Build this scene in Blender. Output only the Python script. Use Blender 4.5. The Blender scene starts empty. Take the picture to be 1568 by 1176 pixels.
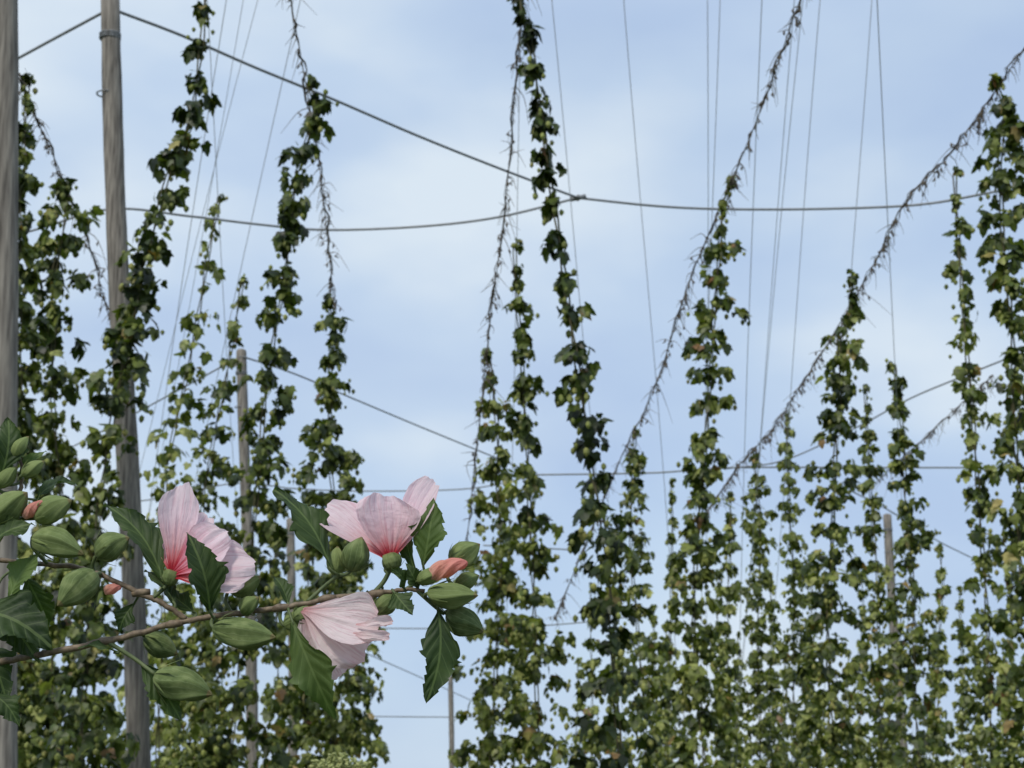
import bpy, math, random
import numpy as np
from mathutils import Vector
random.seed(7); rng=np.random.default_rng(7)
sc=bpy.context.scene
PITCH=math.radians(13); FPX=2900.0; CAMZ=1.6
cp,sp=math.cos(PITCH),math.sin(PITCH)
# survey helpers: bearing -> world metres
def ray(u,v):
    r=(u-784)/FPX; q=(588-v)/FPX
    return np.array([r,cp-q*sp,sp+q*cp])
def at(u,v,d):
    a=ray(u,v); return np.array([0,0,CAMZ])+a*(d/a[1])
def atz(u,v,z):
    a=ray(u,v); return np.array([0,0,CAMZ])+a*((z-CAMZ)/a[2])

# ---------------- materials ----------------
def newmat(n):
    m=bpy.data.materials.new(n); m.use_nodes=True
    nt=m.node_tree; nt.nodes.clear(); return m,nt
def N(nt,t,**k):
    n=nt.nodes.new(t)
    for a,b in k.items(): setattr(n,a,b)
    return n
def ramp(nt,pts,interp='LINEAR'):
    r=N(nt,'ShaderNodeValToRGB'); r.color_ramp.interpolation=interp
    e=r.color_ramp.elements
    while len(e)<len(pts): e.new(0.5)
    for i,(p,c) in enumerate(pts):
        e[i].position=p; e[i].color=(*c,1)
    return r
def mth(nt,op,a,b=None,c=None):
    n=N(nt,'ShaderNodeMath',operation=op)
    for i,x in enumerate((a,b,c)):
        if x is None: continue
        if isinstance(x,(int,float)): n.inputs[i].default_value=x
        else: nt.links.new(x,n.inputs[i])
    return n.outputs[0]
def mixc(nt,f,a,b,bt='MIX'):
    n=N(nt,'ShaderNodeMix',data_type='RGBA',blend_type=bt)
    for i,x in ((0,f),(6,a),(7,b)):
        if isinstance(x,(int,float)): n.inputs[i].default_value=x
        elif isinstance(x,tuple): n.inputs[i].default_value=(*x,1)
        else: nt.links.new(x,n.inputs[i])
    return n.outputs[2]
def finish(nt,col,rough=0.55,trans=0.3,tcol=None,bump=None,spec=0.4,bstr=0.3,bdist=0.002):
    p=N(nt,'ShaderNodeBsdfPrincipled'); o=N(nt,'ShaderNodeOutputMaterial')
    nt.links.new(col,p.inputs['Base Color']); p.inputs['Roughness'].default_value=rough
    p.inputs['Specular IOR Level'].default_value=spec
    if bump is not None:
        b=N(nt,'ShaderNodeBump'); b.inputs['Strength'].default_value=bstr; b.inputs['Distance'].default_value=bdist
        nt.links.new(bump,b.inputs['Height']); nt.links.new(b.outputs[0],p.inputs['Normal'])
    if trans>0:
        t=N(nt,'ShaderNodeBsdfTranslucent'); nt.links.new(tcol if tcol is not None else col,t.inputs[0])
        mx=N(nt,'ShaderNodeMixShader'); mx.inputs[0].default_value=trans
        nt.links.new(p.outputs[0],mx.inputs[1]); nt.links.new(t.outputs[0],mx.inputs[2])
        nt.links.new(mx.outputs[0],o.inputs[0])
    else: nt.links.new(p.outputs[0],o.inputs[0])

def hop_leaf_mat():
    m,nt=newmat('hop_leaf')
    a=N(nt,'ShaderNodeAttribute',attribute_name='tint')
    r=ramp(nt,[(0,(.010,.017,.005)),(.22,(.026,.042,.010)),(.45,(.070,.098,.019)),(.66,(.16,.19,.040)),(.84,(.33,.35,.11)),(.93,(.33,.25,.09)),(1,(.20,.10,.045))])
    nt.links.new(a.outputs['Fac'],r.inputs[0])
    tc=N(nt,'ShaderNodeTexCoord'); no=N(nt,'ShaderNodeTexNoise'); no.inputs['Scale'].default_value=22; no.inputs['Detail'].default_value=1
    nt.links.new(tc.outputs['Object'],no.inputs['Vector'])
    rr=ramp(nt,[(.3,(.6,.6,.6)),(.7,(1.35,1.35,1.3))]); nt.links.new(no.outputs[0],rr.inputs[0])
    c=mixc(nt,1.0,r.outputs[0],rr.outputs[0],'MULTIPLY')
    tcol=mixc(nt,1.0,c,(1.35,1.5,.55),'MULTIPLY')
    finish(nt,c,.45,.30,tcol,spec=.4); return m
def plain(n,c1,c2,scale=30,rough=.8,stretch=(1,1,1),bump=True,trans=0,bdist=.003):
    m,nt=newmat(n)
    tc=N(nt,'ShaderNodeTexCoord'); mp=N(nt,'ShaderNodeMapping'); mp.inputs['Scale'].default_value=stretch
    no=N(nt,'ShaderNodeTexNoise'); no.inputs['Scale'].default_value=scale; no.inputs['Detail'].default_value=6
    nt.links.new(tc.outputs['Object'],mp.inputs[0]); nt.links.new(mp.outputs[0],no.inputs['Vector'])
    r=ramp(nt,[(.3,c1),(.7,c2)]); nt.links.new(no.outputs[0],r.inputs[0])
    finish(nt,r.outputs[0],rough,trans,bump=no.outputs[0] if bump else None,bdist=bdist); return m
M_HOP=hop_leaf_mat()
M_STEM=plain('hop_stem',(.05,.05,.02),(.12,.10,.05),40)
M_DRY=plain('withered_stem',(.07,.06,.045),(.16,.13,.095),40)
M_CABLE=plain('steel_cable',(.16,.17,.18),(.28,.29,.30),60,.45)
M_TWINE=plain('twine',(.36,.37,.38),(.48,.48,.48),60,.8)
M_WOOD=plain('weathered_wood',(.085,.075,.065),(.31,.28,.24),9,.9,(6,6,.5),bdist=.01)
M_BARK=plain('twig_bark',(.08,.055,.035),(.24,.18,.115),220,.6,(1,1,1),bdist=.0006)
M_GSTEM=plain('green_stem',(.06,.09,.03),(.12,.15,.06),120,.6)
M_SEED=plain('goldenrod_bloom',(.30,.34,.11),(.50,.52,.24),60,.8,trans=.2)

def uvsplit(nt):
    u=N(nt,'ShaderNodeUVMap',uv_map='UVMap'); s=N(nt,'ShaderNodeSeparateXYZ')
    nt.links.new(u.outputs[0],s.inputs[0]); return u.outputs[0],s.outputs[0],s.outputs[1]
def shrub_leaf_mat():
    m,nt=newmat('hibiscus_leaf'); uv,u,v=uvsplit(nt)
    a=mth(nt,'ABSOLUTE',mth(nt,'SUBTRACT',u,.5))            # 0..0.5
    f=mth(nt,'FRACT',mth(nt,'MULTIPLY',mth(nt,'SUBTRACT',v,mth(nt,'MULTIPLY',a,.75)),5.5))
    ve=mth(nt,'LESS_THAN',mth(nt,'ABSOLUTE',mth(nt,'SUBTRACT',f,.5)),.045)
    mid=mth(nt,'LESS_THAN',a,.022)
    vein=mth(nt,'MAXIMUM',mth(nt,'MULTIPLY',ve,.5),mid)
    bumpv=mth(nt,'ABSOLUTE',mth(nt,'SUBTRACT',f,.5))
    tc=N(nt,'ShaderNodeTexCoord'); no=N(nt,'ShaderNodeTexNoise'); no.inputs['Scale'].default_value=45; no.inputs['Detail'].default_value=5
    nt.links.new(tc.outputs['Object'],no.inputs['Vector'])
    r=ramp(nt,[(.3,(.018,.036,.012)),(.7,(.055,.088,.026))]); nt.links.new(no.outputs[0],r.inputs[0])
    at_=N(nt,'ShaderNodeAttribute',attribute_name='tint')
    g=mixc(nt,at_.outputs['Fac'],r.outputs[0],(.18,.26,.07))
    c=mixc(nt,mth(nt,'MULTIPLY',vein,.4),g,(.18,.24,.09))
    t=mixc(nt,1.0,c,(1.3,1.6,.5),'MULTIPLY')
    finish(nt,c,.55,.22,t,bump=mth(nt,'ADD',bumpv,no.outputs[0]),bstr=.4,bdist=.0009,spec=.25); return m
def bud_mat():
    m,nt=newmat('hibiscus_bud'); uv,u,v=uvsplit(nt)
    tc=N(nt,'ShaderNodeTexCoord'); no=N(nt,'ShaderNodeTexNoise'); no.inputs['Scale'].default_value=110; no.inputs['Detail'].default_value=6
    nt.links.new(tc.outputs['Object'],no.inputs['Vector'])
    w=mth(nt,'FRACT',mth(nt,'ADD',mth(nt,'MULTIPLY',u,15),mth(nt,'MULTIPLY',no.outputs[0],1.1))); vein=mth(nt,'LESS_THAN',mth(nt,'ABSOLUTE',mth(nt,'SUBTRACT',w,.5)),.08)
    r=ramp(nt,[(.3,(.055,.085,.028)),(.5,(.105,.145,.05)),(.72,(.20,.24,.10))]); nt.links.new(no.outputs[0],r.inputs[0])
    at_=N(nt,'ShaderNodeAttribute',attribute_name='tint')
    g=mixc(nt,at_.outputs['Fac'],r.outputs[0],(.28,.34,.12))
    c=mixc(nt,mth(nt,'MULTIPLY',vein,.3),g,(.28,.34,.16))
    c=mixc(nt,mth(nt,'MULTIPLY',mth(nt,'GREATER_THAN',v,.93),.5),c,(.22,.13,.07))
    finish(nt,c,.75,.1,bump=mth(nt,'ADD',mth(nt,'MULTIPLY',vein,.4),no.outputs[0]),bstr=.6,bdist=.0009,spec=.2); return m
def petal_mat(name,ptsramp,streak=.3):
    m,nt=newmat(name); uv,u,v=uvsplit(nt)
    at_=N(nt,'ShaderNodeAttribute',attribute_name='tint'); tt=mth(nt,'MULTIPLY',at_.outputs['Fac'],31.0)
    def nz(su,sv,det):
        cmb=N(nt,'ShaderNodeCombineXYZ')
        nt.links.new(mth(nt,'MULTIPLY',u,su),cmb.inputs[0]); nt.links.new(mth(nt,'MULTIPLY',v,sv),cmb.inputs[1]); nt.links.new(tt,cmb.inputs[2])
        no=N(nt,'ShaderNodeTexNoise'); no.inputs['Scale'].default_value=1; no.inputs['Detail'].default_value=det; no.inputs['Distortion'].default_value=.4
        nt.links.new(cmb.outputs[0],no.inputs['Vector']); return no.outputs[0]
    n1=nz(12,1.6,3); n2=nz(38,3.0,4); n3=nz(5,7,5)
    st=mth(nt,'MULTIPLY',mth(nt,'SUBTRACT',n1,.5),streak)
    r=ramp(nt,ptsramp); nt.links.new(mth(nt,'SUBTRACT',v,st),r.inputs[0])
    rr=ramp(nt,[(.34,(.84,.68,.73)),(.48,(1,1,1))]); nt.links.new(n2,rr.inputs[0])
    c=mixc(nt,.75,r.outputs[0],rr.outputs[0],'MULTIPLY')
    finish(nt,c,.65,.42,bump=mth(nt,'ADD',mth(nt,'MULTIPLY',n2,.5),n3),bstr=.7,bdist=.0022,spec=.15); return m
M_LEAF=shrub_leaf_mat(); M_BUD=bud_mat()
M_PET=petal_mat('hibiscus_petal',[(0,(.42,.015,.03)),(.12,(.60,.05,.07)),(.22,(.78,.27,.29)),(.34,(.83,.53,.56)),(.6,(.86,.66,.71)),(1,(.88,.73,.78))])
M_PETM=petal_mat('hibiscus_petal_streaked',[(0,(.42,.015,.03)),(.12,(.60,.05,.08)),(.25,(.78,.26,.33)),(.45,(.83,.44,.54)),(.62,(.85,.63,.70)),(1,(.88,.74,.79))],.8)
M_PETP=petal_mat('hibiscus_petal_faded',[(0,(.78,.42,.42)),(.15,(.84,.64,.64)),(.4,(.88,.77,.77)),(.85,(.88,.74,.76)),(1,(.86,.64,.65))])
M_PETB=petal_mat('hibiscus_petal_furled',[(0,(.78,.50,.38)),(.4,(.82,.40,.31)),(1,(.84,.34,.30))])

# ---------------- mesh builder ----------------
class MB:
    def __init__(s): s.v=[];s.f=[];s.t=[];s.m=[];s.uv=[];s.n=0
    def add(s,v,f,tint=0.,mat=0,uv=None):
        v=np.asarray(v,float).reshape(-1,3); f=np.asarray(f,int).reshape(-1,3)
        s.v.append(v); s.f.append(f+s.n)
        s.t.append(np.broadcast_to(np.asarray(tint,float),(len(v),)).copy())
        s.m.append(np.full(len(f),mat)); s.uv.append(np.zeros((len(v),2)) if uv is None else np.asarray(uv,float))
        s.n+=len(v)
    def build(s,name,mats,parent=None,smooth=True):
        v=np.vstack(s.v); f=np.vstack(s.f); t=np.concatenate(s.t); m=np.concatenate(s.m); uv=np.vstack(s.uv)
        me=bpy.data.meshes.new(name)
        me.vertices.add(len(v)); me.vertices.foreach_set('co',v.ravel().astype(np.float32))
        me.loops.add(len(f)*3); me.loops.foreach_set('vertex_index',f.ravel().astype(np.int32))
        me.polygons.add(len(f)); me.polygons.foreach_set('loop_start',np.arange(0,len(f)*3,3,dtype=np.int32))
        me.polygons.foreach_set('material_index',m.astype(np.int32))
        me.update(calc_edges=True); me.validate()
        a=me.attributes.new('tint','FLOAT','POINT'); a.data.foreach_set('value',t.astype(np.float32))
        ul=me.uv_layers.new(name='UVMap'); ul.data.foreach_set('uv',uv[f.ravel()].ravel().astype(np.float32))
        me.polygons.foreach_set('use_smooth',np.full(len(f),smooth))
        for x in mats: me.materials.append(x)
        o=bpy.data.objects.new(name,me); sc.collection.objects.link(o)
        if parent: o.parent=parent
        return o
def nrm(a): a=np.asarray(a,float); return a/(np.linalg.norm(a)+1e-12)
def tube(mb,pts,rad,k=6,mat=0,tint=0.):
    pts=np.asarray(pts,float); n=len(pts); rad=np.broadcast_to(np.asarray(rad,float),(n,))
    T=np.gradient(pts,axis=0); T/= (np.linalg.norm(T,axis=1)[:,None]+1e-12)
    ref=np.array([0.31,0.95,0.05]) if abs(T[0][1])<.8 else np.array([1.,0,0])
    A=np.cross(T,ref); A/=(np.linalg.norm(A,axis=1)[:,None]+1e-12); B=np.cross(T,A)
    th=np.linspace(0,2*math.pi,k,endpoint=False)
    V=pts[:,None,:]+rad[:,None,None]*(np.cos(th)[None,:,None]*A[:,None,:]+np.sin(th)[None,:,None]*B[:,None,:])
    V=V.reshape(-1,3); F=[]
    for i in range(n-1):
        for j in range(k):
            a=i*k+j;b=i*k+(j+1)%k;c=a+k;d=b+k; F+=[(a,b,d),(a,d,c)]
    c0=len(V); V=np.vstack([V,pts[:1],pts[-1:]])
    for j in range(k):
        F.append((c0,(j+1)%k,j)); F.append((c0+1,(n-1)*k+j,(n-1)*k+(j+1)%k))
    mb.add(V,F,tint,mat)
def smooth_path(P,step=6):
    P=[np.asarray(p,float) for p in P]
    if len(P)<3: 
        return np.array([P[0]+(P[-1]-P[0])*i/step for i in range(step+1)])
    Q=[2*P[0]-P[1]]+P+[2*P[-1]-P[-2]]; out=[]
    for i in range(1,len(Q)-2):
        for s in range(step):
            t=s/step; a,b,c,d=Q[i-1],Q[i],Q[i+1],Q[i+2]
            out.append(.5*((2*b)+(-a+c)*t+(2*a-5*b+4*c-d)*t*t+(-a+3*b-3*c+d)*t**3))
    out.append(P[-1]); return np.array(out)

# ---------------- hop leaves ----------------
OUT=[(0,0),(.2,-.12),(.46,-.02),(.45,.16),(.60,.46),(.40,.42),(.32,.52),(.26,.74),(0,1.0),(-.26,.74),(-.32,.52),(-.40,.42),(-.60,.46),(-.45,.16),(-.46,-.02),(-.2,-.12)]
TX=np.array([(0,.33)]+OUT); TF=np.array([(0,i,i%16+1) for i in range(1,17)])
def hop_leaves(mb,B,D,Nm,S,tint,mat=0):
    n=len(B)
    D/=np.linalg.norm(D,axis=1)[:,None]; X=np.cross(D,Nm); X/=(np.linalg.norm(X,axis=1)[:,None]+1e-9); Nn=np.cross(X,D)
    fold=rng.uniform(-.5,.15,n)[:,None,None]; curl=rng.uniform(.05,.45,n)[:,None,None]
    x=TX[:,0][None,:,None]; y=TX[:,1][None,:,None]
    wx=rng.uniform(.8,1.15,n)[:,None,None]
    V=B[:,None,:]+S[:,None,None]*(X[:,None,:]*x*wx+D[:,None,:]*y+Nn[:,None,:]*(fold*np.abs(x)-curl*y*y))
    F=(TF[None]+(np.arange(n)*17)[:,None,None]).reshape(-1,3)
    mb.add(V.reshape(-1,3),F,np.repeat(tint,17),mat)
def cones(mb,C,S,tint):
    k=5; prof=[(0,.15),(-.3,.9),(-.65,.85),(-1,.1)]
    th=np.linspace(0,2*math.pi,k,endpoint=False)
    T=np.array([(r*math.cos(a)*.42,r*math.sin(a)*.42,z) for z,r in prof for a in th])
    F=[]
    for i in range(3):
        for j in range(k):
            a=i*k+j;b=i*k+(j+1)%k; F+=[(a,b,b+k),(a,b+k,a+k)]
    F=np.array(F); n=len(C)
    V=C[:,None,:]+S[:,None,None]*T[None]
    mb.add(V.reshape(-1,3),(F[None]+(np.arange(n)*len(T))[:,None,None]).reshape(-1,3),np.repeat(tint,len(T)),0)

WS=1.17
def hop_bine(path,d,tone=.42,dens=1.0,leaf=.070,spacing=.155,name='hop_bine'):
    """path: bearing list (u,v,half width); plant stands in the row at distance d and is rooted in the ground"""
    P=[];W=[]
    for u,v,w in path:
        p=at(u,v,d); P.append(p); W.append(w*WS*np.linalg.norm(p-[0,0,CAMZ])/FPX)
    last=P[-1].copy(); 
    if last[2]>.1:
        P.append(np.array([last[0]+random.uniform(-.05,.05),d,0.])); W.append(W[-1]*.9)
    P=np.array(P);W=np.array(W)
    seg=np.r_[0,np.cumsum(np.linalg.norm(np.diff(P,axis=0),axis=1))]; Lg=seg[-1]
    mb=MB(); s=[];x=0
    while x<Lg:
        s.append(x); x+=spacing*random.uniform(.75,1.35)
    s=np.array(s)
    C=np.stack([np.interp(s,seg,P[:,i]) for i in range(3)],1); w=np.interp(s,seg,W)
    C[:,0]+=rng.normal(0,.014,len(s)); C[:,1]+=rng.normal(0,.02,len(s))
    tt=np.arange(0,Lg,.05); CC=np.stack([np.interp(tt,seg,P[:,i]) for i in range(3)],1)
    for ph in (0,2.6):
        off=np.stack([np.cos(tt*7+ph),np.sin(tt*7+ph),0*tt],1)*.012
        tube(mb,CC+off,.005,4,1)
    Bs=[];Ds=[];Ns=[];Ss=[];Ts=[];Cs=[]
    phi=random.uniform(0,6.28)
    for i in range(len(s)):
        wi=w[i]*random.choice([.6,.8,.9,1,1,1.1,1.25]); phi+=math.pi/2+random.uniform(-.6,.6)
        lowness=1-min(1,C[i][2]/6.)
        if C[i][2]<1.3 and random.random()<.5: continue      # thinned foot of the plant
        nc=3+int(wi/.066); nc=min(nc,10)
        nodet=random.uniform(-.09,.09)
        for c in range(nc):
            pc=phi+math.pi*c+ (c//2)*math.pi/max(1,nc//2)+random.gauss(0,.35)
            rc=.036+.21*wi
            if c==nc-1: rad=0
            else: rad=max(0,wi-rc*.8)*(random.uniform(.75,1.1) if c<2 else math.sqrt(random.uniform(.02,1.1)))
            cc=C[i]+np.array([math.cos(pc)*rad,math.sin(pc)*rad,random.gauss(.02,.015+.10*wi)-.25*rad])
            k=int((6+48*rc)*dens*random.uniform(.5,1.4))
            if k<1: continue
            ph=pc+rng.normal(0,1.6,k); q=np.sqrt(rng.uniform(0.02,1,k)); r=rc*q
            o=np.stack([np.cos(ph),np.sin(ph),0*ph],1)
            a=np.clip(.15+1.15*q+rng.normal(0,.25,k),0,1.55)
            ls=leaf*rng.uniform(.5,1.35,k)*(.6+.4*min(1,wi/.09))
            b=cc+o*(r-ls*.3)[:,None]; b[:,2]+=-.6*rc*q*q+rng.normal(.01,.016,k)
            D=o*np.cos(a)[:,None]; D[:,2]-=np.sin(a); D+=rng.normal(0,.22,(k,3))
            Nm=o*np.sin(a)[:,None]; Nm[:,2]+=np.cos(a); Nm+=rng.normal(0,.3,(k,3))
            t=tone+.03+rng.normal(0,.16,k)+nodet+random.uniform(-.09,.09)+.10*lowness
            brn=rng.uniform(0,1,k)<(.015+.05*lowness); t=np.where(brn,rng.uniform(.86,1,k),np.minimum(t,.84))
            Bs.append(b);Ds.append(D);Ns.append(Nm);Ss.append(ls);Ts.append(np.clip(t,0,1))
            kc=rng.poisson(k*.6*(.25+lowness))
            if kc:
                p2=rng.uniform(0,6.28,kc); rr=rc*rng.uniform(.4,1.35,kc)
                Cs.append(cc+np.stack([np.cos(p2)*rr,np.sin(p2)*rr,rng.normal(-.05,.035,kc)],1))
    hop_leaves(mb,np.vstack(Bs),np.vstack(Ds),np.vstack(Ns),np.concatenate(Ss),np.concatenate(Ts))
    if Cs:
        Cc=np.vstack(Cs); cones(mb,Cc,rng.uniform(.03,.05,len(Cc))*(leaf/.075),np.clip(rng.normal(.78,.07,len(Cc)),0,.87))
    return mb.build(name,[M_HOP,M_STEM],smooth=False)

bines=[
 ([(42,125,8),(40,170,16),(36,230,18),(30,300,22),(28,400,30),(30,520,34),(30,700,36),(20,900,50),(20,1176,60)],10.5,.40,1.0),
 ([(95,285,18),(104,315,32),(95,370,40),(78,430,42),(82,500,42),(80,600,38),(86,700,40),(100,800,46),(85,950,60),(70,1176,75)],11.2,.40,1.0),
 ([(315,-60,12),(315,0,13),(310,60,18),(300,125,26),(292,195,34),(262,255,40),(245,310,34),(228,380,36),(215,440,36),(200,520,38),(178,600,42),(165,690,42),(150,790,50),(140,900,60),(130,1040,75),(120,1176,85)],10.0,.30,.85),
 ([(336,300,5),(328,350,10),(315,410,18),(304,480,24),(290,560,28),(270,640,34),(255,720,38),(250,800,42),(250,950,50),(240,1176,60)],13.5,.60,.42),
 ([(372,428,6),(362,490,15),(345,580,20),(328,670,30),(312,750,36),(305,850,45),(310,1000,60),(310,1176,75)],14.5,.45,.6),
 ([(470,125,8),(484,160,26),(470,215,30),(452,270,32),(445,330,30),(440,400,24),(432,450,30),(420,510,36),(410,580,38),(402,650,42),(396,720,48),(390,800,50),(382,900,62),(365,1040,80),(350,1176,95)],11.5,.34,.85),
 ([(495,462,8),(516,495,26),(506,560,30),(505,640,34),(506,720,40),(514,790,55),(512,880,62),(505,1000,72),(510,1176,75)],13.8,.45,1.05),
 ([(748,545,6),(755,590,20),(762,660,32),(762,740,36),(768,830,46),(765,930,58),(758,1040,60),(750,1176,62)],13.6,.48,.95),
 ([(788,378,5),(790,420,10),(793,480,17),(799,550,22),(804,630,26),(808,720,28),(812,800,38),(816,900,42),(820,1000,46),(825,1176,50)],13.0,.44,.9),
 ([(798,-60,8),(798,15,11),(808,50,18),(818,100,18),(824,160,19),(834,210,22),(842,270,24),(852,340,24),(860,400,20),(870,460,25),(880,530,28),(888,590,26),(898,660,28),(906,720,26),(920,780,33),(930,850,42),(935,930,50),(940,1020,54),(950,1176,62)],9.4,.20,.75),
 ([(972,666,6),(972,700,24),(966,770,26),(966,850,30),(975,950,36),(985,1060,42),(990,1176,48)],17,.46,.95),
 ([(1116,285,5),(1106,335,11),(1100,400,27),(1094,470,32),(1090,550,34),(1083,630,35),(1080,700,33),(1072,790,38),(1064,880,40),(1062,970,42),(1070,1060,48),(1080,1176,52)],12.6,.50,.95),
 ([(1155,703,8),(1160,750,18),(1165,850,23),(1160,950,28),(1165,1176,36)],19,.48,.9),
 ([(1205,638,6),(1206,720,15),(1210,800,21),(1216,900,24),(1215,1176,32)],20,.54,.75),
 ([(1304,428,6),(1304,480,14),(1284,520,28),(1286,600,30),(1280,680,32),(1276,770,37),(1274,860,40),(1266,950,43),(1270,1050,46),(1275,1176,50)],13.0,.42,.95),
 ([(1325,600,5),(1330,700,13),(1336,800,20),(1345,900,25),(1345,1000,30),(1350,1176,38)],17.5,.5,.85),
 ([(1370,562,6),(1376,605,17),(1384,680,22),(1386,760,27),(1395,850,32),(1400,950,35),(1400,1060,40),(1410,1176,46)],15.5,.40,.95),
 ([(1462,268,5),(1465,320,14),(1469,400,20),(1476,480,20),(1482,560,20),(1490,640,22),(1496,720,25),(1500,800,32),(1510,900,36),(1515,1050,42),(1520,1176,46)],12.8,.48,.7),
 ([(1524,125,8),(1540,165,28),(1530,250,36),(1535,350,36),(1545,450,38),(1552,550,34),(1552,650,34),(1560,750,36),(1562,850,46),(1575,1000,50),(1580,1176,54)],11.0,.42,.95),
]
for i,(p,d,t,de) in enumerate(bines): hop_bine(p,d,t,de)
# farther rows
far=[]
def frow(us,tops,ds,w,tone):
    for u,tv,d in zip(us,tops,ds):
        k=random.uniform(.8,1.2)*w
        far.append(([(u,tv,4),(u+random.uniform(-4,4),tv+60,k*.6),(u+random.uniform(-6,6),tv+150,k),(u+random.uniform(-8,8),1176,k*1.4)],d,tone+random.uniform(-.06,.06)))
frow([20,60,140,210,270,330,420,470,540],[900,840,800,860,790,850,780,800,830],[24,20,19,22,20,23,19,21,20],24,.45)
frow([1028,1118,1100,1440,1245,1180,905,1000,1320,1470,1545,1380],[735,760,880,840,850,900,900,930,880,900,880,940],[23,24,28,24,27,30,29,31,30,32,29,33],14,.5)
frow([885,940,1020,1050,1130,1200,1235,1300,1360,1430,1495,1550],[1010,985,960,1000,970,990,960,1000,980,960,990,970],[36,40,37,42,38,36,41,37,39,40,38,42],14,.48)
for p,d,t in far: hop_bine(p,d,t,.6,leaf=.115,spacing=.24)

# ---------------- trellis strings ----------------
def twine(u1,v1,u2,v2,d,d2):
    a=at(u1,v1,d);b=at(u2,v2,d2); k=(b-a)/(b[2]-a[2])
    top=a+k*(7.0-a[2]); bot=a+k*(0-a[2])
    mb=MB(); n=24; P=np.array([top+(bot-top)*i/n for i in range(n+1)]); t=np.linspace(0,1,n+1)
    P[:,0]+=.03*np.sin(t*5+u1)*np.sin(t*math.pi)
    tube(mb,P,.0024,4); mb.build('trellis_twine',[M_TWINE])
for a in [(845,0,870,250,12.6),(955,0,986,400,13.5),(1083,0,1084,310,13.4),(1103,0,1094,310,12.9),(1230,0,1168,640,15.5),(1212,60,1190,330,13.6),(1335,0,1306,430,13),(395,0,240,600,13.8),
          (372,0,300,400,13.2),(450,50,368,430,14.2),(325,150,283,420,13),(798,0,788,380,13),(1160,250,1145,640,14.6),(318,0,336,300,13.3),(1256,0,1240,200,12.5),(1362,380,1370,560,13.6)]:
    twine(a[0],a[1],a[2],a[3],11.45,a[4])
def dry(pts):
    P=smooth_path([at(*p) for p in pts],10); mb=MB()
    nseg=len(P); P2=P.copy(); P2+=rng.normal(0,.010,P.shape)
    tube(mb,P,.0032,4,0); tube(mb,P2,np.full(nseg,.0042)*rng.uniform(.6,1.9,nseg),5,0)
    L=np.r_[0,np.cumsum(np.linalg.norm(np.diff(P,axis=0),axis=1))]
    x=0
    while x<L[-1]:
        c=np.array([np.interp(x,L,P[:,i]) for i in range(3)])
        for k in range(random.choice([1,2,3,4])):
            dr=np.array([random.gauss(0,.9),random.gauss(0,.8),random.gauss(-1.1,.7)]); dr=nrm(dr)
            ln=random.uniform(.02,.12)*(1 if random.random()<.85 else 2.0)
            q=[c,c+dr*ln*.5,c+dr*ln+np.array([random.gauss(0,.3)*ln,0,-ln*random.uniform(0,.8)])]
            tube(mb,smooth_path(q,3),np.linspace(.0045,.0011,7),3,0)
            if random.random()<.35:   # shrivelled leaf scrap
                e=q[1]; tube(mb,[e,e+[random.gauss(0,.008),0,-.018],e+[random.gauss(0,.012),0,-.035]],[.003,.009,.002],4,0)
        x+=random.uniform(.02,.11)
    mb.build('withered_hop_bine',[M_DRY])
dry([(1250,-60,10.3),(1225,0,10.6),(1172,150,11.6),(1115,290,12.6),(1060,420,13.5),(1000,600,15),(940,725,16.5),(850,950,19)])
dry([(1610,10,10.3),(1530,130,11),(1450,240,12),(1385,310,12.8),(1330,420,13.6),(1240,570,15),(1180,660,16.5),(1130,715,18),(1050,830,21)])
dry([(805,-60,11),(800,0,11.3),(775,300,12.6),(752,480,13.3),(735,640,13.6),(718,800,14),(705,930,14.4)])
dry([(438,-60,10.6),(445,0,11),(465,110,11.6),(490,260,12.4),(505,400,13.3),(512,470,13.8)])
dry([(25,110,10.4),(60,190,11),(95,270,11.6),(135,370,12.4),(168,490,13.2)])
dry([(1520,575,17),(1470,620,18),(1400,685,19.5),(1345,735,21)])

# ---------------- cables ----------------
def cable(pts,z=6.97,r=.0115):
    P=smooth_path([atz(u,v,z) for u,v in pts],8); mb=MB(); tube(mb,P,r,6); mb.build('trellis_cable',[M_CABLE])
cable([(-80,150),(30,88),(167,14)])
cable([(172,14),(280,55),(390,103),(510,152),(640,208),(760,256),(885,303)])
cable([(-60,385),(60,350),(170,320),(290,331),(400,344),(500,352),(640,347),(760,333),(885,303)])
cable([(885,303),(1000,315),(1100,320),(1250,320),(1400,314),(1500,298),(1640,268)])
cable([(100,690),(235,618),(368,546)]); cable([(372,546),(450,572),(540,610),(640,652),(740,693),(822,727)])
cable([(150,775),(250,762),(360,740),(450,748),(560,752),(720,748),(822,727)])
cable([(822,727),(1000,724),(1120,716),(1350,716),(1640,716)],r=.014)
cable([(1110,718),(1200,705),(1310,655),(1390,612),(1470,578),(1620,518)])
cable([(560,962),(730,962),(870,955),(1000,940)],r=.018); cable([(1300,750),(1362,782),(1430,825),(1500,860)],r=.014)
cable([(447,800),(560,850)],r=.014)
cable([(560,1000),(650,1040),(760,1090)],r=.02); cable([(560,1097),(700,1098),(800,1097)],r=.03); cable([(740,835),(880,842)],r=.015)
mb=MB(); tube(mb,smooth_path([(-9,10.35,7.02),(0,10.4,6.98),(9,10.35,7.02)],10),.0115,6); mb.build('trellis_cable',[M_CABLE])
mb=MB(); tube(mb,smooth_path([(-9,11.5,7.06),(0,11.45,7.03),(9,11.5,7.06)],10),.0115,6); mb.build('trellis_cable',[M_CABLE])
mb=MB(); j=atz(885,303,6.97)
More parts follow.
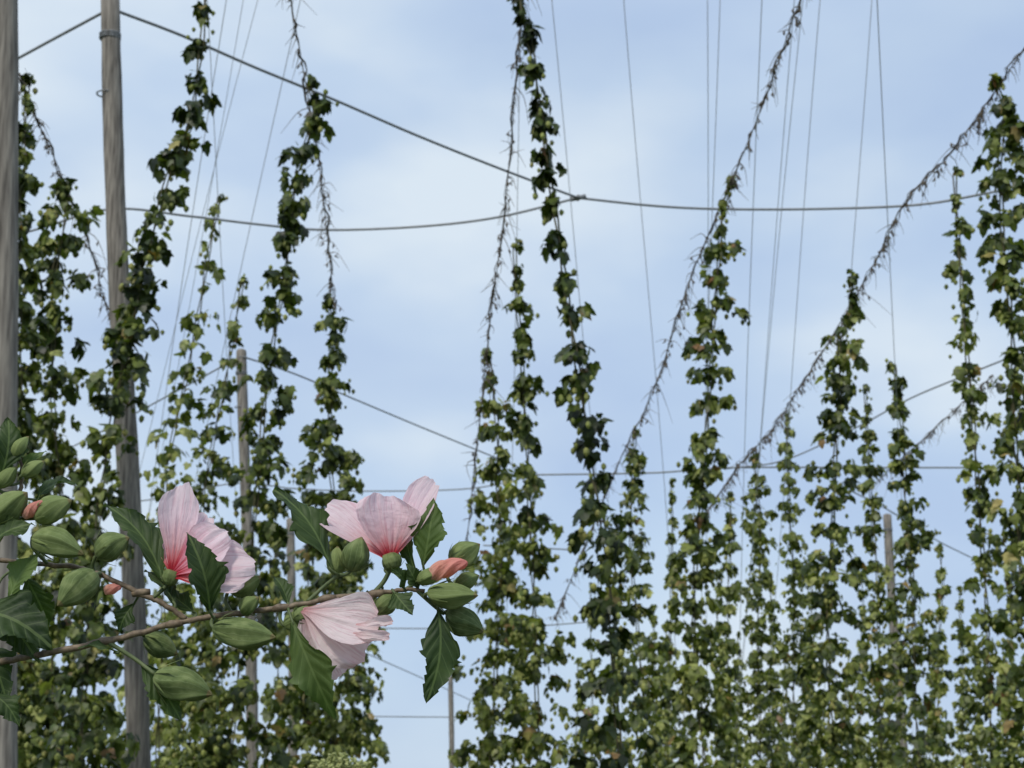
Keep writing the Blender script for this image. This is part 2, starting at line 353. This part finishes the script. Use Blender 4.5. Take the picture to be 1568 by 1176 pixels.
tube(mb,[j+[-.07,0,-.015],j+[.07,0,.015]],.022,8); tube(mb,[j+[0,-.05,0],j+[0,.05,0]],.016,8); mb.build('cable_clamp',[M_CABLE])

# ---------------- poles ----------------
def pole(u1,v1,u2,v2,d,r,ztop=7.05):
    a=at(u1,v1,d);b=at(u2,v2,d); k=(b-a)/(b[2]-a[2]); top=a+k*(ztop-a[2]); bot=a+k*(-.2-a[2])
    n=40; t=np.linspace(0,1,n+1)[:,None]; P=bot+(top-bot)*t
    P[:,0]+=.03*np.sin(t[:,0]*4+u1)*np.sin(t[:,0]*math.pi); P[:,1]+=.02*np.sin(t[:,0]*5)
    R=r*(1.18-.22*t[:,0])*(1+.025*np.sin(t[:,0]*37)+.02*np.sin(t[:,0]*91))
    P=np.vstack([P,P[-1]+[0,0,.015],P[-1]+[0,0,.028]]); R=np.r_[R,R[-1]*.85,R[-1]*.5]
    mb=MB(); tube(mb,P,R,18,0)
    tz=P[-4]
    for dz in (-.10,-.085,-.07,-.5):
        th=np.linspace(0,2*math.pi,19); tube(mb,np.stack([tz[0]+(R[-4]+.004)*np.cos(th),tz[1]+(R[-4]+.004)*np.sin(th),np.full(19,tz[2]+dz)],1),.006,5,1)
    tube(mb,smooth_path([tz+[-.06,0,-.02],tz+[-.03,0,.06],tz+[.03,0,.06],tz+[.06,0,-.02]],5),.007,6,1)
    mb.build('wooden_trellis_pole',[M_WOOD,M_CABLE])
pole(170,12,206,1176,12.0,.068)
pole(4,300,8,1176,8.2,.062)
pole(370,545,378,900,21.9,.064); pole(445,800,446,1000,34.8,.08); pole(1358,785,1372,1000,34.3,.08)
pole(690,1045,691,1176,74,.10)

# ---------------- ground ----------------
m,nt=newmat('grassy_soil')
tc=N(nt,'ShaderNodeTexCoord'); n1=N(nt,'ShaderNodeTexNoise'); n1.inputs['Scale'].default_value=.6; n1.inputs['Detail'].default_value=10
nt.links.new(tc.outputs['Object'],n1.inputs['Vector'])
r=ramp(nt,[(.38,(.10,.075,.05)),(.5,(.06,.08,.03)),(.65,(.05,.085,.025))]); nt.links.new(n1.outputs[0],r.inputs[0])
finish(nt,r.outputs[0],.95,0,bump=n1.outputs[0],bdist=.05)
mb=MB(); g=np.linspace(-1,1,61); g=np.sign(g)*np.abs(g)**2.2*1500
X,Y=np.meshgrid(g,g); Z=.03*np.sin(X*1.3)*np.cos(Y*.9)*(np.abs(X)<60)*(np.abs(Y)<60)
idx=np.arange(61*61).reshape(61,61); a=idx[:-1,:-1].ravel();b=idx[:-1,1:].ravel();c=idx[1:,1:].ravel();d=idx[1:,:-1].ravel()
mb.add(np.stack([X.ravel(),Y.ravel(),Z.ravel()],1),np.vstack([np.stack([a,b,c],1),np.stack([a,c,d],1)])); mb.build('ground',[m])

# ---------------- rose of sharon shrub ----------------
shrub=bpy.data.objects.new('rose_of_sharon_shrub',None); sc.collection.objects.link(shrub)
SD=1.36; PX=SD*1.0/FPX*1.02
def S(u,v,dy=0.): return at(u,v,SD+dy)
def kn(t,K):
    return np.interp(t,[k[0] for k in K],[k[1] for k in K])
LK=[(0,.03),(.06,.12),(.18,.42),(.32,.82),(.42,1.0),(.48,.96),(.54,.70),(.64,.62),(.76,.50),(.88,.30),(.96,.12),(1,0)]
def grid_faces(nr,nc):
    idx=np.arange(nr*nc).reshape(nr,nc); a=idx[:-1,:-1].ravel();b=idx[:-1,1:].ravel();c=idx[1:,1:].ravel();d=idx[1:,:-1].ravel()
    return np.vstack([np.stack([a,b,c],1),np.stack([a,c,d],1)])
def frame(base,tip,n):
    D=tip-base;L=np.linalg.norm(D);d=D/L; n=np.asarray(n,float); n=nrm(n-d*np.dot(n,d)); return d,n,np.cross(d,n),L
def leaf(mb,base,tip,wpx,n,tint=0,fold=.25,bend=.10,wav=.06):
    d,n,s,L=frame(base,tip,n); W=wpx*PX; nv,nu=66,8
    t=np.linspace(0,1,nv+1)[:,None]; a=np.linspace(-1,1,2*nu+1)[None,:]
    ph=random.uniform(0,6); swy=random.uniform(-.09,.09)
    w=kn(t,LK)*(1+.10*np.sin(t*7+ph)*np.sign(a))
    tooth=np.where(t>.2,1-(.20+.08*np.sin(t*17+ph+np.sign(a)))*(np.mod(t*(8+1.5*np.sign(a))+.25*np.sin(t*9+ph)+ph*.3,1)),1.0); edge=1+(tooth-1)*np.abs(a)**3
    x=a*w*W*edge
    y=L*(t+.10*np.abs(a)*w*(1-t))
    z=fold*np.abs(x)+bend*L*np.sin(math.pi*t)-.25*bend*L*t**3+wav*W*np.sin(t*11+ph+np.sign(a)*1.1)*a*a+.035*W*np.sin((t-.28*np.abs(a))*6.5*2*math.pi)*np.abs(a)*(1-np.abs(a))*3
    x=x+swy*L*np.sin(math.pi*t)
    V=base+d*y[...,None]+s*x[...,None]+n*z[...,None]
    uv=np.stack([(a*w*.5+.5)+0*t,t+0*a],-1)
    mb.add(V.reshape(-1,3),grid_faces(nv+1,2*nu+1),tint,0,uv.reshape(-1,2))
PK=[(0,.10),(.12,.22),(.3,.50),(.5,.80),(.7,1.0),(.86,1.0),(.95,.88),(1,.72)]
def petal(mb,base,tip,wpx,n,cup=.5,flare=.12,ruf=.10,mat=0,roll=0.):
    d,n,s,L=frame(base,tip,n); W=wpx*PX; nv,nu=56,34
    t=np.linspace(0,1,nv+1)[:,None]; a=np.linspace(-1,1,2*nu+1)[None,:]
    p1,p2,p3,p4=[random.uniform(0,6.28) for _ in range(4)]
    w=kn(t,PK)*(1+.07*np.sin(t*6+p1)*np.sign(a)*np.abs(a)); x0=a*w*W
    th=a*(cup*1.2)*w
    Rc=W/(cup*1.2)
    x=Rc*np.sin(th)+0*t; z=Rc*(1-np.cos(th))
    skew=random.uniform(-.08,.08)
    y=L*(t*(1-.14*np.abs(a)**2.4*t+skew*a*t)+ .024*np.sin(a*4.2+p1)*t**4+.012*np.sin(a*9+p2)*t**5+.005*np.sin(a*23+p3)*t**6)
    z=z-flare*L*t**3+ruf*W*(np.sin(a*4.5+p1)*.7+np.sin(a*9+p2+t*3)*.4)*t**2.5+roll*L*np.sin(t*3)*a*a
    cr=0
    for k_,am in ((7,.036),(15,.022),(27,.012)):
        cr=cr+am*np.sin(a*k_*(1-.25*t)+p4*k_+1.4*np.sin(t*3.3+a*2+p2))*np.sin(t*2.7+a*3+p3)
    z=z+W*cr*np.minimum(1,t*2)*(1.15-.3*t)
    V=base+d*y[...,None]+s*x[...,None]+n*z[...,None]
    uv=np.stack([(a*.5+.5)+0*t,t+0*a],-1)
    mb.add(V.reshape(-1,3),grid_faces(nv+1,2*nu+1),random.random(),mat,uv.reshape(-1,2))
BK=[(0,.30),(.05,.55),(.15,.80),(.3,.96),(.45,1.0),(.58,.93),(.72,.73),(.84,.47),(.93,.24),(1,.03)]
def bud(mb,base,tip,rpx,tint=0.,mat=0,twist=.8,bracts=True,groove=.18,K=BK):
    d,n,s,L=frame(base,tip,(.3,-.8,.4)); R=rpx*PX*.84; nv,k=26,60
    t=np.linspace(0,1,nv+1)[:,None]; th=np.linspace(0,2*math.pi,k+1)[None,:]; ph=random.uniform(0,6)
    # five sepals meeting in raised, slightly twisted seams
    seam=np.abs(np.cos(2.5*(th+twist*t+ph)))
    r=R*kn(t,K)*(1+groove*(seam**10)*t**.4+.04*np.cos(5*(th+twist*t)+ph)-.08*np.abs(seam-.8)*t)
    x=r*np.cos(th);y=r*np.sin(th); bendv=random.uniform(-.08,.12)*L*np.sin(math.pi*t)
    V=base+d*(L*t+0*th)[...,None]+n*(x+bendv)[...,None]+s*y[...,None]
    uv=np.stack([(th/(2*math.pi))+.1*twist*t,t+0*th],-1)
    mb.add(V.reshape(-1,3),grid_faces(nv+1,k+1),tint,mat,uv.reshape(-1,2))
    if bracts:
        for i in range(7):
            A=2*math.pi*i/7+ph+random.uniform(-.2,.2); o=n*math.cos(A)+s*math.sin(A); q=-n*math.sin(A)+s*math.cos(A)
            Lb=L*random.uniform(.35,.6); fl=random.uniform(.1,.8)
            T=np.linspace(0,1,8); wv=R*.11*np.sin(math.pi*np.clip(T*.9+.12,0,1))
            rr=R*kn(T*Lb/L,K)*1.08+fl*R*T**2
            c=base+d*(T*Lb)[:,None]+o*rr[:,None]
            V=np.concatenate([c-q*wv[:,None],c+o*(wv*.4)[:,None],c+q*wv[:,None]]).reshape(3,8,3).transpose(1,0,2)
            mb.add(V.reshape(-1,3),grid_faces(8,3),tint+.15,mat,np.zeros((24,2))+.01)
# branches
br=MB()
B_=[
 ([(-60,1030,.02),(0,1014,.01),(70,1001,0),(160,982,0),(265,956,0),(330,943,0),(430,931,0),(500,917,0),(575,909,0),(620,903,0),(650,905,0)],5.4,3.2),
 ([(-60,850,.03),(40,862,.02),(110,868,.01),(152,880,0),(215,908,0),(250,925,.0),(285,948,.0)],3.8,4.2),
 ([(-60,900,.03),(-10,840,.02),(20,780,.01),(35,725,.01),(25,690,.01)],4.2,2.5),
]
G_=[
 ([(165,983,0),(205,1008,.0),(238,1033,-.005)],3.4,3),
 ([(640,905,0),(662,925,.0),(680,940,.005)],3.4,3),
 ([(572,908,0),(588,890,0),(600,866,-.002)],3.6,3.6),
 ([(470,922,0),(500,895,0),(520,880,-.005)],3.2,2.6),
 ([(235,915,0),(250,902,0),(262,888,0)],3.2,3.2),
 ([(620,903,0),(650,885,0),(690,866,0)],3.0,2.6),
]
lines=[]
for L_,mt in ((B_,0),(G_,1)):
    for pts,r1,r2 in L_:
        P=smooth_path([S(*p) for p in pts],7); R=np.linspace(r1,r2,len(P))*PX
        if mt==0: P=P+rng.normal(0,.0004,P.shape); R=R*(1+.06*np.sin(np.arange(len(P))*1.9))
        tube(br,P,R,10,mt); lines.append(P)
for u,v in ((265,956),(430,931),(500,917),(575,909),(160,982),(215,908)):
    c=S(u,v); tube(br,[c+[-.006,0,-.001],c+[-.002,0,0],c+[.003,0,.0005],c+[.007,0,.001]],np.array([4.2,6.2,5.9,4.2])*PX,10,0)
left0=S(-60,1030,.02); root=np.array([-.75,1.6,0.])
tube(br,smooth_path([left0,left0+[-.12,.04,-.12],[-.68,1.5,1.1],[-.73,1.58,.5],root],8),np.linspace(.004,.02,33),10,0)
tube(br,smooth_path([S(-60,850,.03),S(-60,850,.03)+[-.1,.05,-.1],[-.70,1.5,1.2],[-.76,1.6,.5],root+[-.05,0,0]],8),np.linspace(.003,.018,33),10,0)
tube(br,smooth_path([S(-60,900,.03),S(-60,900,.03)+[-.08,.05,-.15],[-.62,1.5,1.1],[-.70,1.6,.5],root+[.05,.02,0]],8),np.linspace(.003,.016,33),10,0)
allp=np.vstack(lines)
def stalk(b,dirv,r=2.2,mt=1):
    j=allp[np.argmin(np.linalg.norm(allp-b,axis=1))]
    if np.linalg.norm(j-b)<.002: return
    ln=np.linalg.norm(j-b); tube(br,smooth_path([j,j*.45+b*.55-nrm(dirv)*ln*.18,b,b+nrm(dirv)*.003],6),np.linspace(r*1.15,r,19)*PX,7,mt)
lv=MB()
Ls=[
 ((250,888,.0),(160,770,.012),34,(.35,-.75,.5),0),
 ((322,938,-.015),(288,815,-.03),38,(.45,-.85,.25),0),
 ((508,873,-.01),(420,747,.0),36,(.45,-.8,.3),0),
 ((648,866,-.004),(664,762,-.01),33,(-.15,-.95,.2),.30),
 ((448,952,-.01),(512,1103,.0),40,(-.35,-.9,.1),.30),
 ((671,930,-.004),(653,1077,-.01),36,(.25,-.9,.1),.0),
 ((442,926,0),(420,882,.01),18,(.3,-.6,.7),.0),
 ((268,925,.0),(222,872,.01),24,(.3,-.5,.8),.0),
 ((602,905,-.01),(632,940,-.02),24,(0,-.8,.5),.0),
 ((640,885,.0),(620,785,.005),18,(-.6,-.6,.3),.0),
 ((215,1015,-.0),(278,1104,.0),30,(-.2,-.7,.6),.05),
 ((180,1000,.0),(120,990,-.01),18,(.1,-.4,.9),.05),
 ((-40,935,-.01),(80,990,-.02),56,(.1,-.85,.5),.0),
 ((-10,925,.0),(60,1015,.0),40,(.5,-.8,.2),.05),
 ((15,915,-.01),(62,845,-.01),32,(-.2,-.8,.5),.5),
 ((-25,850,-.01),(48,800,-.02),36,(0,-.8,.6),.1),
 ((0,735,0),(12,638,.0),32,(.35,-.9,.2),.0),
 ((55,765,.02),(118,738,.03),24,(0,-.5,.9),.0),
 ((-15,1060,0),(30,1112,0),24,(.3,-.8,.3),.0),
 ((205,925,.01),(182,968,.01),22,(0,-.8,.4),.05),
 ((40,885,.0),(75,960,.01),34,(-.3,-.8,.3),.1),
 ((30,735,.01),(70,690,.01),16,(0,-.6,.6),.3),
 ((300,940,.01),(250,900,.015),20,(0,-.7,.7),.0),
 ((585,905,.01),(560,940,.02),22,(0,-.8,.6),.0),
 ((620,903,-.005),(600,870,-.02),18,(0,-.8,.5),.0),
 ((640,900,.0),(622,862,-.012),20,(.2,-.8,.4),.0),
 ((-45,980,.01),(10,1075,.01),40,(.4,-.8,.2),.0),
]
for b,t,w,n,ti in Ls:
    b=S(*b);t=S(*t); leaf(lv,b,t,w,n,ti,fold=random.uniform(.12,.42),bend=random.uniform(.04,.16),wav=random.uniform(.10,.24)); stalk(b,t-b,1.9)
for i in range(70):
    y=1.5+random.uniform(-.12,.25); b=np.array([random.uniform(-.95,-.56),y,random.uniform(.6,1.95)])
    dr=nrm([random.gauss(0,1),random.gauss(0,.6),random.gauss(-.2,.6)])
    if b[0]+.06>-.52: b[0]-=.08
    leaf(lv,b,b+dr*random.uniform(.04,.07),random.uniform(30,50),(random.gauss(0,.3),-.5,.8),random.uniform(0,.3))
    c=np.array([-.73,1.57,max(.3,b[2]-.12)]); tube(br,smooth_path([c,(b+c)/2+[0,0,.03],b],4),np.linspace(.003,.0012,9),6,1)
lv.build('leaves',[M_LEAF],shrub)
bd=MB()
Bs_=[((54,794,-.01),(110,766,-.015),24,.35),((50,824,-.01),(128,849,-.02),25,.25),((148,850,-.005),(198,823,-.01),24,.15),((146,880,-.01),(88,928,-.03),29,.12),
 ((20,700,0),(44,668,0),12,.5),((34,728,0),(68,706,0),13,.45),((-14,795,-.01),(42,754,-.02),25,.3),((-5,745,0),(26,714,0),15,.4),
 ((328,962,-.01),(422,976,-.02),26,.15),((350,903,.0),(400,884,.0),20,.3),((372,938,.0),(396,914,-.01),15,.25),((238,1036,-.005),(325,1064,-.015),28,.1),
 ((222,975,.02),(272,1002,.02),22,.0),((537,874,-.005),(554,822,-.01),23,.1),((514,880,.0),(517,836,.0),16,.5),((690,862,-.0),(735,833,-.0),22,.3),
 ((656,908,-.01),(732,912,-.02),22,.35),((686,936,.005),(740,968,.0),25,.0),((574,936,.005),(612,911,.0),18,.1),((698,898,.0),(734,881,.0),15,.3),((436,958,.0),(474,940,-.005),16,.4),((590,872,.0),(604,858,0),14,.2)]
for b,t,r,ti in Bs_:
    b=S(*b);t=S(*t); bud(bd,b,t,r,ti,twist=random.uniform(.3,1.2)); stalk(b,t-b,2.6)
CK=[(0,.4),(.15,.8),(.4,1),(.7,1.02),(.9,.9),(1,.8)]
bd.build('buds',[M_BUD],shrub)
fb=MB()
b=S(640,890,-.008);t=S(672,878,-.012); bud(fb,b,t,13,.4,0,.3,K=CK)
FK=[(0,.75),(.2,.95),(.45,1),(.7,.8),(.88,.55),(.97,.3),(1,.1)]
bud(fb,S(655,885,-.009),S(716,861,-.015),15,.3,1,3.0,False,.25,FK); stalk(b,t-b,2.4)
bud(fb,S(38,790,-.012),S(67,768,-.02),10,.3,1,3.0,False,.25,FK); bud(fb,S(160,905,.0),S(186,898,-.0),9,.3,1,2,False,.2,FK)
fb.build('opening_buds',[M_BUD,M_PETB],shrub)
def calyx(mb,u,v,u2,v2,r,dy=0):
    bud(mb,S(u,v,dy),S(u2,v2,dy),r,.15,1,.2,True,.1,CK)
# flower 1 (left)
f=MB(); b=S(262,880,-.005)
petal(f,b,S(262,795,.03),30,(.3,-.9,.1),.4,.1)
petal(f,b,S(281,741,-.002),32,(.15,-.95,.1),.45,.02,.14)
petal(f,b,S(312,785,.012),34,(-.3,-.9,.2),.5,.05,.12,2)
petal(f,b,S(348,818,-.012),42,(-.25,-.9,.3),.5,.04,.14,2)
petal(f,b,S(388,866,-.010),48,(-.1,-.95,.35),.5,.06,.16)
petal(f,b,S(352,884,-.004),26,(-.1,-.75,.65),.5,.10,.12)
calyx(f,257,896,265,874,14,-.003); f.build('flower_half_open',[M_PET,M_BUD,M_PETM],shrub)
# flower 2 (upper)
f=MB(); b=S(599,858,-.005)
petal(f,b,S(572,760,.035),44,(.2,-.95,.1),.4,.05)
petal(f,b,S(632,765,.03),36,(-.2,-.95,.1),.5,.05)
petal(f,b,S(500,766,.012),46,(.35,-.85,.35),.5,.10,.16)
petal(f,b,S(590,757,-.016),50,(.05,-.95,.25),.5,.06,.14)
petal(f,b,S(664,734,-.004),30,(-.4,-.9,.1),.6,.06,.10)
calyx(f,603,873,597,848,16,-.003); f.build('flower_open',[M_PET,M_BUD],shrub)
# flower 3 (lower, fading)
f=MB(); b=S(464,934,-.012)
petal(f,b,S(592,938,.005),32,(.0,-.9,.5),.5,.05,.14)
petal(f,b,S(524,1036,.004),44,(.1,-.95,.1),.4,.06,.14)
petal(f,b,S(560,1004,-.006),48,(.1,-.95,.2),.5,.04,.16)
petal(f,b,S(498,1000,-.001),40,(-.1,-.95,.2),.4,.06)
petal(f,b,S(580,966,-.018),46,(0.1,-.9,.30),.6,-.03,.16)
petal(f,S(545,956,-.02),S(602,960,-.03),15,(0,-.8,.6),1.6,-.1,.2)
petal(f,S(540,970,-.022),S(598,982,-.03),15,(0,-.9,.3),1.6,-.15,.2)
calyx(f,450,948,476,937,15,-.006); f.build('flower_fading',[M_PETP,M_BUD],shrub)
br.build('branches',[M_BARK,M_GSTEM],shrub)

# ---------------- goldenrod top at bottom edge ----------------
g=MB(); D=4.2
for u,v in ((522,1156),(500,1166),(548,1168),(535,1176),(485,1180)):
    c=at(u,v,D); tube(g,smooth_path([[at(525,1176,D)[0]+random.uniform(-.02,.02),D,0],[c[0],D,.9],c],8),.0025,5,0)
    for i in range(130):
        o=np.array([random.gauss(0,.014),random.gauss(0,.014),-abs(random.gauss(0,.035))]); p=c+o
        q=nrm([random.gauss(0,1),random.gauss(0,1),random.gauss(.6,.6)])
        tube(g,[p,p+q*.006,p+q*.012],[.0012,.0034,.0008],5,1)
g.build('goldenrod_plant',[M_GSTEM,M_SEED])

# ---------------- world, sun, camera ----------------
SE,SA=math.radians(48),math.radians(-150)
w=bpy.data.worlds.new('World'); sc.world=w; w.use_nodes=True; nt=w.node_tree; nt.nodes.clear()
sky=N(nt,'ShaderNodeTexSky',sky_type='NISHITA'); sky.sun_disc=False; sky.sun_elevation=SE; sky.sun_rotation=SA; sky.air_density=1.0; sky.dust_density=1.0
bg1=N(nt,'ShaderNodeBackground'); bg1.inputs[1].default_value=.15; nt.links.new(sky.outputs[0],bg1.inputs[0])
bg2=N(nt,'ShaderNodeBackground'); bg2.inputs[1].default_value=1.0
tc=N(nt,'ShaderNodeTexCoord'); mp=N(nt,'ShaderNodeMapping'); mp.inputs['Scale'].default_value=(1.6,1.6,3.2); mp.inputs['Rotation'].default_value=(0,.25,0)
nt.links.new(tc.outputs['Generated'],mp.inputs[0])
n1=N(nt,'ShaderNodeTexNoise'); n1.inputs['Scale'].default_value=1.7; n1.inputs['Detail'].default_value=5; n1.inputs['Roughness'].default_value=.45; n1.inputs['Distortion'].default_value=.3
nt.links.new(mp.outputs[0],n1.inputs['Vector'])
n2=N(nt,'ShaderNodeTexNoise'); n2.inputs['Scale'].default_value=3.4; n2.inputs['Detail'].default_value=4; n2.inputs['Roughness'].default_value=.42; nt.links.new(mp.outputs[0],n2.inputs['Vector'])
cr=ramp(nt,[(.34,(.46,.59,.81)),(.5,(.54,.67,.85)),(.66,(.70,.80,.90))]); nt.links.new(n2.outputs[0],cr.inputs[0]); nt.links.new(cr.outputs[0],bg2.inputs[0])
fr=ramp(nt,[(.34,(.8,.8,.8)),(.56,(1,1,1))]); nt.links.new(n1.outputs[0],fr.inputs[0])
mx=N(nt,'ShaderNodeMixShader'); nt.links.new(fr.outputs[0],mx.inputs[0]); nt.links.new(bg1.outputs[0],mx.inputs[1]); nt.links.new(bg2.outputs[0],mx.inputs[2])
o=N(nt,'ShaderNodeOutputWorld'); nt.links.new(mx.outputs[0],o.inputs[0])
sl=bpy.data.lights.new('sun','SUN'); sl.energy=2.5; sl.angle=math.radians(10); sl.color=(1,.95,.86)
so=bpy.data.objects.new('sun',sl); sc.collection.objects.link(so)
dv=Vector((math.sin(SA)*math.cos(SE),math.cos(SA)*math.cos(SE),math.sin(SE)))
so.rotation_euler=dv.to_track_quat('Z','Y').to_euler(); so.location=dv*30
cam=bpy.data.cameras.new('camera'); co=bpy.data.objects.new('camera',cam); sc.collection.objects.link(co)
co.location=(0,0,CAMZ); co.rotation_euler=(math.radians(90)+PITCH,0,0)
cam.lens=FPX/1568*36; cam.sensor_width=36; cam.clip_start=.05; cam.clip_end=5000
cam.dof.use_dof=True; cam.dof.focus_distance=1.37; cam.dof.aperture_fstop=32
sc.camera=co
sc.view_settings.view_transform='Standard'; sc.view_settings.look='None'; sc.view_settings.exposure=0
